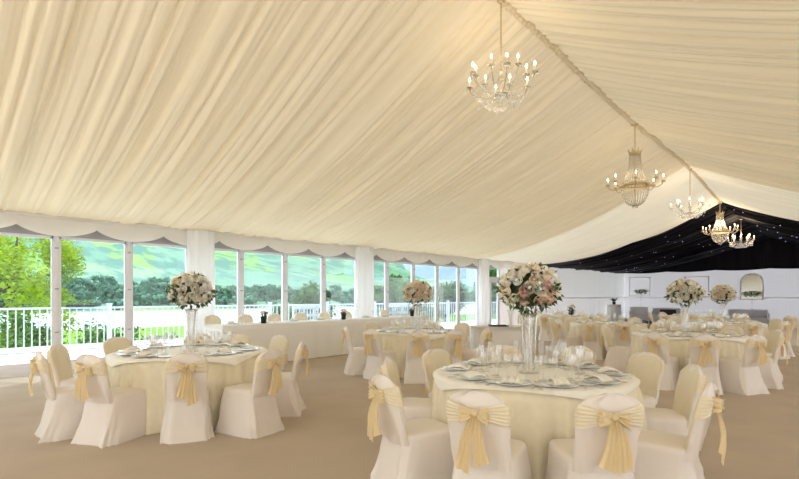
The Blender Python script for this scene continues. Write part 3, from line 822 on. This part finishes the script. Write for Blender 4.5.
# ---------------------------------------------------------------- white side table near the door
x,y=pw(501,10.9); sd=empty('serving_table',(x,y,0),math.radians(44.1))
b=MB(); b.box(-.62,.62,-.33,.33,.70,.73); b.build('tabletop',M['wood'],sd)
for a_,c_ in ((-.55,-.28),(.55,-.28),(-.55,.28),(.55,.28)): b=MB(); b.tube([(a_,c_,0),(a_,c_,.7)],.015,6); b.build('leg',M['steel'],sd)
tag(sd,'rectangular serving table under a plain white cloth near the door','table')
b=MB(); loops=[]
for k in range(6):
    q=k/5; l=[]
    for i in range(120):
        a=2*PI*i/120; cx,sy=sel(a,.18); am=1+.03*q*math.sin(i*1.05)
        l.append((.65*cx*am,.36*sy*am,lerp(.745,.01,q)))
    loops.append(l)
b.loft(loops,True,False); b.f[-1]=tuple(reversed(b.f[-1]))
o=b.build('tablecloth',M['white_cloth'],loc=(x,y,0),rz=math.radians(44.1)); tag(o,'plain white cloth on the rectangular serving table near the door','tablecloth')
q=Matrix.Rotation(math.radians(44.1),3,'Z')
def sp(a_,c_,z): v=q@Vector((a_,c_,0)); return (x+v.x,y+v.y,z)
b=MB(); b.box(-.2,.2,-.13,.13,0,.012); b.box(-.2,.2,-.13,-.12,.012,.03); b.box(-.2,.2,.12,.13,.012,.03); o=b.build('tray',M['pot'],loc=sp(-.08,-.1,.748),rz=math.radians(44.1)); tag(o,'dark rectangular tray on the white serving table','tray')
b=MB(); b.lathe([(.001,0),(.07,0),(.05,.03),(.035,.1),(.05,.22),(.085,.36),(.08,.36),(.045,.22),(.001,.1)],20); o=b.build('vase',M['china'],loc=sp(.22,0,.748)); tag(o,'white porcelain vase on the white serving table near the door','vase')

# ---------------------------------------------------------------- far end furniture
def armchair(pxx,z,mat,label,w=.8,h=.78,name='armchair'):
    x,y=pw(pxx,z); a=math.atan2(-y,-x)+PI/2
    o=empty(name,(x,y,0),a)
    def rb(nm,x0,x1,y0,y1,z0,z1,m_=None):
        b=MB(); b.box(x0,x1,y0,y1,z0,z1); q_=b.build(nm,m_ or mat,o); md=q_.modifiers.new('Bevel','BEVEL'); md.width=.04; md.segments=3; return q_
    rb('seat',-w/2+.1,w/2-.1,-.35,.25,.12,.42); rb('backrest',-w/2+.05,w/2-.05,.2,.38,.1,h); rb('arm',-w/2,-w/2+.14,-.35,.3,.08,.6); rb('arm',w/2-.14,w/2,-.35,.3,.08,.6)
    for sx in (-1,1):
        for sy in (-.3,.3):
            b=MB(); b.tube([(sx*(w/2-.08),sy,0),(sx*(w/2-.08),sy,.1)],.02,6); b.build('leg',M['pot'],o)
    tag(o,label,name.replace('_',' ')); return o
armchair(639,27.0,M['white_cloth'],'white armchair against the far wall below the wall flowers',1.0,.85)
armchair(668,26.2,M['grey_uph'],'grey sofa with dark cushions at the far wall left of the rose ball',1.6,.80,'sofa')
for dx in (-.35,.35):
    x,y=pw(668+dx*10,26.0); b=MB(); b.box(-.22,.22,-.05,.05,0,.3); o=b.build('cushion',M['dark_uph'],loc=(x,y,.43),rz=math.atan2(-y,-x)+PI/2); md=o.modifiers.new('Bevel','BEVEL'); md.width=.04; md.segments=3
    tag(o,'dark brown cushion on the grey sofa, '+('left one' if dx<0 else 'right one'),'cushion')
armchair(748,23.8,M['grey_uph'],'grey sofa below the arched mirror on the far wall',1.7,.78,'sofa')
# draped pedestal table with a dark leafed plant
x,y=pw(614,27.4); b=MB(); loops=[]
for k in range(6):
    q_=k/5; loops.append([((.36+.06*q_+.03*q_*math.sin(i*1.3))*math.cos(2*PI*i/60),(.36+.06*q_+.03*q_*math.sin(i*1.3))*math.sin(2*PI*i/60),lerp(.98,.01,q_)) for i in range(60)])
b.loft(loops,True,False); b.f[-1]=tuple(reversed(b.f[-1])); o=b.build('draped_pedestal',M['overlay'],loc=(x,y,0)); tag(o,'small round champagne draped table at the far wall holding a dark plant','table')
o=empty('potted_plant',(x,y,.98)); b=MB(); b.lathe([(.001,0),(.07,0),(.1,.14),(.001,.13)],14); b.build('pot',M['pot'],o)
b=MB()
for k in range(13):
    a=k*2.4; l=.28+.08*(k%3); p=Vector((0,0,.12)); d_=Vector((math.cos(a)*.75,math.sin(a)*.75,.8)); w_=Vector((-math.sin(a),math.cos(a),0))*.035
    b.add([p,p+d_*l*.5+w_,p+d_*l+Vector((0,0,-.04)),p+d_*l*.5-w_],[(0,1,2,3)])
b.build('leaves',M['leaf_dark'],o); tag(o,'dark spiky leaved plant on the draped pedestal at the far wall','plant')
x,y=pw(571.5,14.8); 
# little dark pot posy near table D
xD,yD=pw(571,16.3); posy((xD,yD,TH+.007),'small dark potted posy on table beyond the large rose ball',8,1.6)
# arched mirror on the far wall and console flowers
xm=YF*(lambda t:(t*cs-sn)/(cs+t*sn))((752-399.5)/F)
o=empty('arched_mirror',(xm,YF-.06,1.28)); 
def arch(w,h,n=16): return [(-w,0),(w,0),(w,h-w)]+[(w*math.cos(PI*k/n),h-w+w*math.sin(PI*k/n)) for k in range(1,n)]+[(-w,h-w)]
b=MB(); pts=arch(.46,1.32); b.loft([[(p[0],0,p[1]) for p in pts],[(p[0],-.02,p[1]) for p in pts]],True,True,smooth=False); b.build('mirror_glass',M['mirror'],o)
b=MB(); p1=arch(.52,1.40); p2=arch(.45,1.32); b.loft([[(p[0],0,p[1]-.03) for p in p1],[(p[0],-.04,p[1]-.03) for p in p1],[(p[0],-.04,p[1]) for p in p2]],smooth=False); b.build('mirror_frame',M['white_cloth'],o)
tag(o,'arched mirror in a white frame on the far wall','mirror')
def stand_flowers(pxx,z,label,zb,sc,seed):
    x,y=pw(pxx,z); o=empty('flower_stand',(x,y,0)); b=MB(); b.lathe([(.001,0),(.16,0),(.16,.02),(.02,.05),(.02,zb-.08),(.07,zb),(.001,zb)],14); b.build('stand',M['glass'],o)
    r=random.Random(seed)
    for k in range(16):
        a=k*2.4; q_=sc*math.sqrt((k+.5)/16); c=RM['white'].copy(); C.objects.link(c); c.parent=o; c.location=(q_*math.cos(a),q_*math.sin(a),zb+.13+.08*(1-k/16)); c.scale=(.07,)*3; c.rotation_euler=(r.uniform(-.6,.6),r.uniform(-.6,.6),0)
    b=MB(); leaf_cloud(b,[((sc*.6*math.cos(k),sc*.6*math.sin(k),zb+.12),.14) for k in range(6)],220,.05,0,r); b.build('foliage',M['leaf_mid'],o); tag(o,label,'flowers')
stand_flowers(752,23.0,'low spray of white flowers and greenery in front of the arched mirror',1.42,.42,3)
stand_flowers(641,27.6,'spray of white flowers with green leaves above the white armchair',1.58,.38,5)
# pale picture panels on the far wall
for k,pxx in enumerate((640,697)):
    xx=YF*(lambda t:(t*cs-sn)/(cs+t*sn))((pxx-399.5)/F)
    o=empty('wall_frame',(xx,YF-.05,1.5 if k==0 else 1.45)); b=MB()
    for q_ in ((-.6,-.55,0,1.1),(.55,.6,0,1.1),(-.6,.6,1.05,1.1),(-.6,.6,-.05,0)): b.box(q_[0],q_[1],-.04,0,q_[2],q_[3])
    b.build('frame_moulding',M['white_cloth'],o); tag(o,('slim white rectangular frame on the far wall behind the white flower spray','slim white rectangular frame on the far wall behind the right table roses')[k],'frame')

# ---------------------------------------------------------------- chandeliers
def flame(b,p,s=1): b.lathe([(.004*s,0),(.013*s,.012*s),(.014*s,.025*s),(.008*s,.045*s),(.001,.06*s)],8,p)
def crystal_drop(b,p,s=.02):
    x,y,z=p; b.add([(x,y,z),(x+s*.45,y,z-s),(x,y+s*.45,z-s),(x-s*.45,y,z-s),(x,y-s*.45,z-s),(x,y,z-2*s)],[(0,1,2),(0,2,3),(0,3,4),(0,4,1),(5,2,1),(5,3,2),(5,4,3),(5,1,4)],0,False)
def chan_glass(pos,rad,hgt,ztop,n,label,tiers=2,drum=False):
    """pos: (x,y,z of candle feet)"""
    x,y,z=pos; o=empty('chandelier',(x,y,z))
    b=MB(); b.tube([(0,0,.10),(0,0,ztop-z-.03)],.008,6)
    for k in range(int((ztop-z-.2)/.05)): b.ball((0,0,.15+.05*k),.013,6,4)
    b.build('chain',M['gold'],o)
    b=MB(); b.lathe([(.001,ztop-z-.06),(.05,ztop-z-.05),(.06,ztop-z-.02),(.001,ztop-z-.01)],12); b.build('ceiling_rose',M['gold'],o)
    b=MB(); b.lathe([(.001,-hgt*.62),(.03,-hgt*.58),(.015,-hgt*.5),(.075,-hgt*.38),(.085,-hgt*.33),(.02,-hgt*.26),(.03,-hgt*.1),(.05,0),(.02,.05),(.035,.09),(.001,.13)],14); b.build('stem',M['crystal'],o)
    b=MB(); hang=MB()
    for k in range(n):
        a=2*PI*k/n+.2; tr=1 if (k%2==0 or tiers==1) else .74; zz=0 if tr==1 else .07
        ca,sa=math.cos(a),math.sin(a)
        arm=MB(); P=[(.04*ca,.04*sa,-hgt*.30),(.3*rad*ca,.3*rad*sa,-hgt*.36),(.65*rad*tr*ca,.65*rad*tr*sa,-hgt*.32),(.92*rad*tr*ca,.92*rad*tr*sa,-hgt*.18+zz),(rad*tr*ca,rad*tr*sa,-.02+zz)]
        arm.tube(P,.007,6); arm.lathe([(.004,-.02+zz),(.045,-.012+zz),(.05,0+zz),(.012,0+zz)],10,(rad*tr*ca,rad*tr*sa,0))
        am=arm.build('arm',M['crystal'],o)
        cb=MB(); cb.lathe([(.011,zz),(.011,.085+zz)],8,(rad*tr*ca,rad*tr*sa,0),capt=True); cd=cb.build('candle',M['candle'],am)
        fb=MB(); flame(fb,(rad*tr*ca,rad*tr*sa,.085+zz)); fb.build('bulb',M['bulb'],am)
        for q_ in range(5):
            aa=a+q_*1.256; crystal_drop(hang,(rad*tr*ca+.045*math.cos(aa),rad*tr*sa+.045*math.sin(aa),zz-.02),.017)
        for q_ in range(3):
            crystal_drop(hang,(rad*tr*ca*(.3+.2*q_),rad*tr*sa*(.3+.2*q_),-hgt*.5),.022)
        for q_ in range(1,9):                                  # bead swags between arms
            t_=q_/9; a2=a+2*PI/n*t_; rr=rad*(.86-.10*math.sin(PI*t_)); crystal_drop(hang,(rr*math.cos(a2),rr*math.sin(a2),-hgt*.16-.09*math.sin(PI*t_)),.019)
            rr*=.55; crystal_drop(hang,(rr*math.cos(a2),rr*math.sin(a2),-hgt*.45-.06*math.sin(PI*t_)),.021); crystal_drop(hang,(rr*1.4*math.cos(a2),rr*1.4*math.sin(a2),-hgt*.36-.05*math.sin(PI*t_)),.02)
        if drum:
            for q_ in range(6):
                for w_ in range(3): crystal_drop(hang,(rad*.9*math.cos(a+q_*2*PI/n/6),rad*.9*math.sin(a+q_*2*PI/n/6),-.06-.07*w_),.02)
    tag(hang.build('crystal_drops',M['crystal'],o),kind='stuff')
    tag(o,label,'chandelier'); return o
def chan_empire(pos,rad,hgt,ztop,n,label):
    """z is the height of the arm ring"""
    x,y,z=pos; o=empty('chandelier',(x,y,z)); H1=hgt*.62; H2=hgt*.38
    b=MB(); b.tube([(0,0,H1-.05),(0,0,ztop-z-.03)],.008,6)
    for k in range(max(1,int((ztop-z-H1)/.045))): b.ball((0,0,H1+.045*k),.014,6,4)
    b.build('chain',M['gold'],o)
    b=MB(); b.lathe([(.001,ztop-z-.07),(.06,ztop-z-.05),(.09,ztop-z-.02),(.001,ztop-z-.01)],14); b.build('ceiling_rose',M['gold'],o)
    b=MB(); b.lathe([(.11*rad/.6,H1-.06),(.13*rad/.6,H1-.03),(.14*rad/.6,H1-.01),(.12*rad/.6,H1-.03)],20)
    for k in range(8):
        a=2*PI*k/8; c_=(.14*rad/.6); w_=.035
        b.add([(c_*math.cos(a-.3),c_*math.sin(a-.3),H1-.03),(c_*math.cos(a+.3),c_*math.sin(a+.3),H1-.03),(c_*1.25*math.cos(a),c_*1.25*math.sin(a),H1+.08)],[(0,1,2)])
    b.build('crown',M['gold'],o)
    b=MB(); b.lathe([(rad*.50,-.03),(rad*.54,-.02),(rad*.54,.03),(rad*.50,.035)],28); b.tube([(0,0,-H2),(0,0,H1)],.008,6); b.build('ring',M['gold'],o)
    b=MB()
    for k in range(26):
        a=2*PI*k/26
        P=[]; Q=[]
        for q_ in range(45):
            t_=q_/44; rr=lerp(.12*rad/.6,rad*.50,t_**2.2); P.append((rr*math.cos(a),rr*math.sin(a),lerp(H1-.05,.03,t_))); Q.append((.004,.0095,.0095)[q_%3])
        b=MB(); b.tube(P,Q,5); b.build('crystal_strand',M['crystal'],o)
        P=[]; Q=[]
        for q_ in range(31):
            t_=q_/30; rr=rad*.50*math.cos(t_*PI/2*.93); P.append((rr*math.cos(a),rr*math.sin(a),-.04-(H2-.06)*math.sin(t_*PI/2))); Q.append((.005,.0105,.0105)[q_%3])
        b=MB(); b.tube(P,Q,5); b.build('basket_strand',M['crystal'],o)
    b=MB()
    for k in range(10): crystal_drop(b,(.05*math.cos(k*.63),.05*math.sin(k*.63),-H2+.02),.03)
    tag(b.build('crystal_drops',M['crystal'],o),kind='stuff')
    for k in range(n):
        a=2*PI*k/n+.35; ca,sa=math.cos(a),math.sin(a); arm=MB()
        arm.tube([(rad*.52*ca,rad*.52*sa,0),(rad*.66*ca,rad*.66*sa,-.06),(rad*.84*ca,rad*.84*sa,-.05),(rad*.97*ca,rad*.97*sa,0),(rad*ca,rad*sa,.05)],.011,6)
        arm.lathe([(.01,.04),(.04,.055),(.045,.07),(.012,.07)],10,(rad*ca,rad*sa,0)); am=arm.build('arm',M['gold'],o)
        cb=MB(); cb.lathe([(.013,.07),(.013,.15)],8,(rad*ca,rad*sa,0),capt=True); cb.build('candle',M['candle'],am)
        fb=MB(); flame(fb,(rad*ca,rad*sa,.15)); fb.build('bulb',M['bulb'],am)
        hb=MB()
        for q_ in range(5): crystal_drop(hb,(rad*ca+.04*math.cos(q_*1.256),rad*sa+.04*math.sin(q_*1.256),.05),.02)
        hb.build('crystal_drops',M['crystal'],am)
    tag(o,label,'chandelier'); return o
def ridge_at(pxx):
    z=F*(-XRIDGE)/(cs*((399.5+F*math.tan(YAW))-pxx)); return (z, (z+XRIDGE*sn)/cs)
def hz(py,z): return CH+(297-py)/F*z
for kind,pxx,pyr,rad,hgt,n,lab in (
    ('g',501,80,.47,.62,12,'nearest clear crystal chandelier with twelve candle bulbs'),
    ('e',635,186,.54,1.18,8,'large gold empire chandelier of bead strands, second from the viewer'),
    ('g',690,207,.47,.50,12,'pale crystal chandelier against the white roof, third from the viewer'),
    ('e',720,232,.50,1.02,8,'gold and crystal empire chandelier in front of the black lining'),
    ('d',741,240,.42,.50,12,'farthest small drum shaped crystal chandelier under the black lining')):
    z,y=ridge_at(pxx); ztop=RID_S(y)
    if kind=='e': chan_empire((XRIDGE,y,hz(pyr,z)),rad,hgt,ztop,n,lab)
    else: chan_glass((XRIDGE,y,hz(pyr,z)),rad,hgt,ztop,n,lab,2,kind=='d')
    l=bpy.data.lights.new('chandelier_light','POINT'); l.energy=2 if y<19 else 11; l.color=(1,.80,.56); l.shadow_soft_size=.3
    lo=bpy.data.objects.new('chandelier_light',l); C.objects.link(lo); lo.location=(XRIDGE,y,hz(pyr,z)+.25)

# ---------------------------------------------------------------- light, camera
w=bpy.data.worlds.new('World'); S.world=w; w.use_nodes=True; nt=w.node_tree; nt.nodes.clear()
ow=nt.nodes.new('ShaderNodeOutputWorld'); bg=nt.nodes.new('ShaderNodeBackground'); tc=nt.nodes.new('ShaderNodeTexCoord'); sx=nt.nodes.new('ShaderNodeSeparateXYZ'); rp=nt.nodes.new('ShaderNodeValToRGB')
nt.links.new(tc.outputs['Generated'],sx.inputs[0]); nt.links.new(sx.outputs['Z'],rp.inputs[0])
rp.color_ramp.elements[0].position=0; rp.color_ramp.elements[0].color=(.93,.96,1,1); rp.color_ramp.elements[1].position=.7; rp.color_ramp.elements[1].color=(.86,.93,1,1)
nt.links.new(rp.outputs[0],bg.inputs[0]); bg.inputs[1].default_value=1.12; nt.links.new(bg.outputs[0],ow.inputs[0])
sun=bpy.data.lights.new('sun','SUN'); sun.energy=1.6; sun.color=(1,.94,.84); sun.angle=math.radians(3); so=bpy.data.objects.new('sun',sun); C.objects.link(so)
so.rotation_euler=Vector((-.45,-.25,1)).to_track_quat('Z','Y').to_euler()
cam=bpy.data.cameras.new('camera'); co=bpy.data.objects.new('camera',cam); C.objects.link(co); S.camera=co
co.location=(0,0,CH); co.rotation_euler=(PI/2,0,YAW); cam.sensor_width=36; cam.lens=36*F/799; cam.shift_y=57.5/799; cam.clip_end=8000; cam.clip_start=.05
S.view_settings.view_transform='Standard'; S.view_settings.look='None'; S.view_settings.gamma=1; S.view_settings.exposure=1.8
S.cycles.max_bounces=10; S.cycles.diffuse_bounces=5; S.cycles.transparent_max_bounces=24; S.cycles.use_denoising=True
S.cycles.sample_clamp_indirect=8
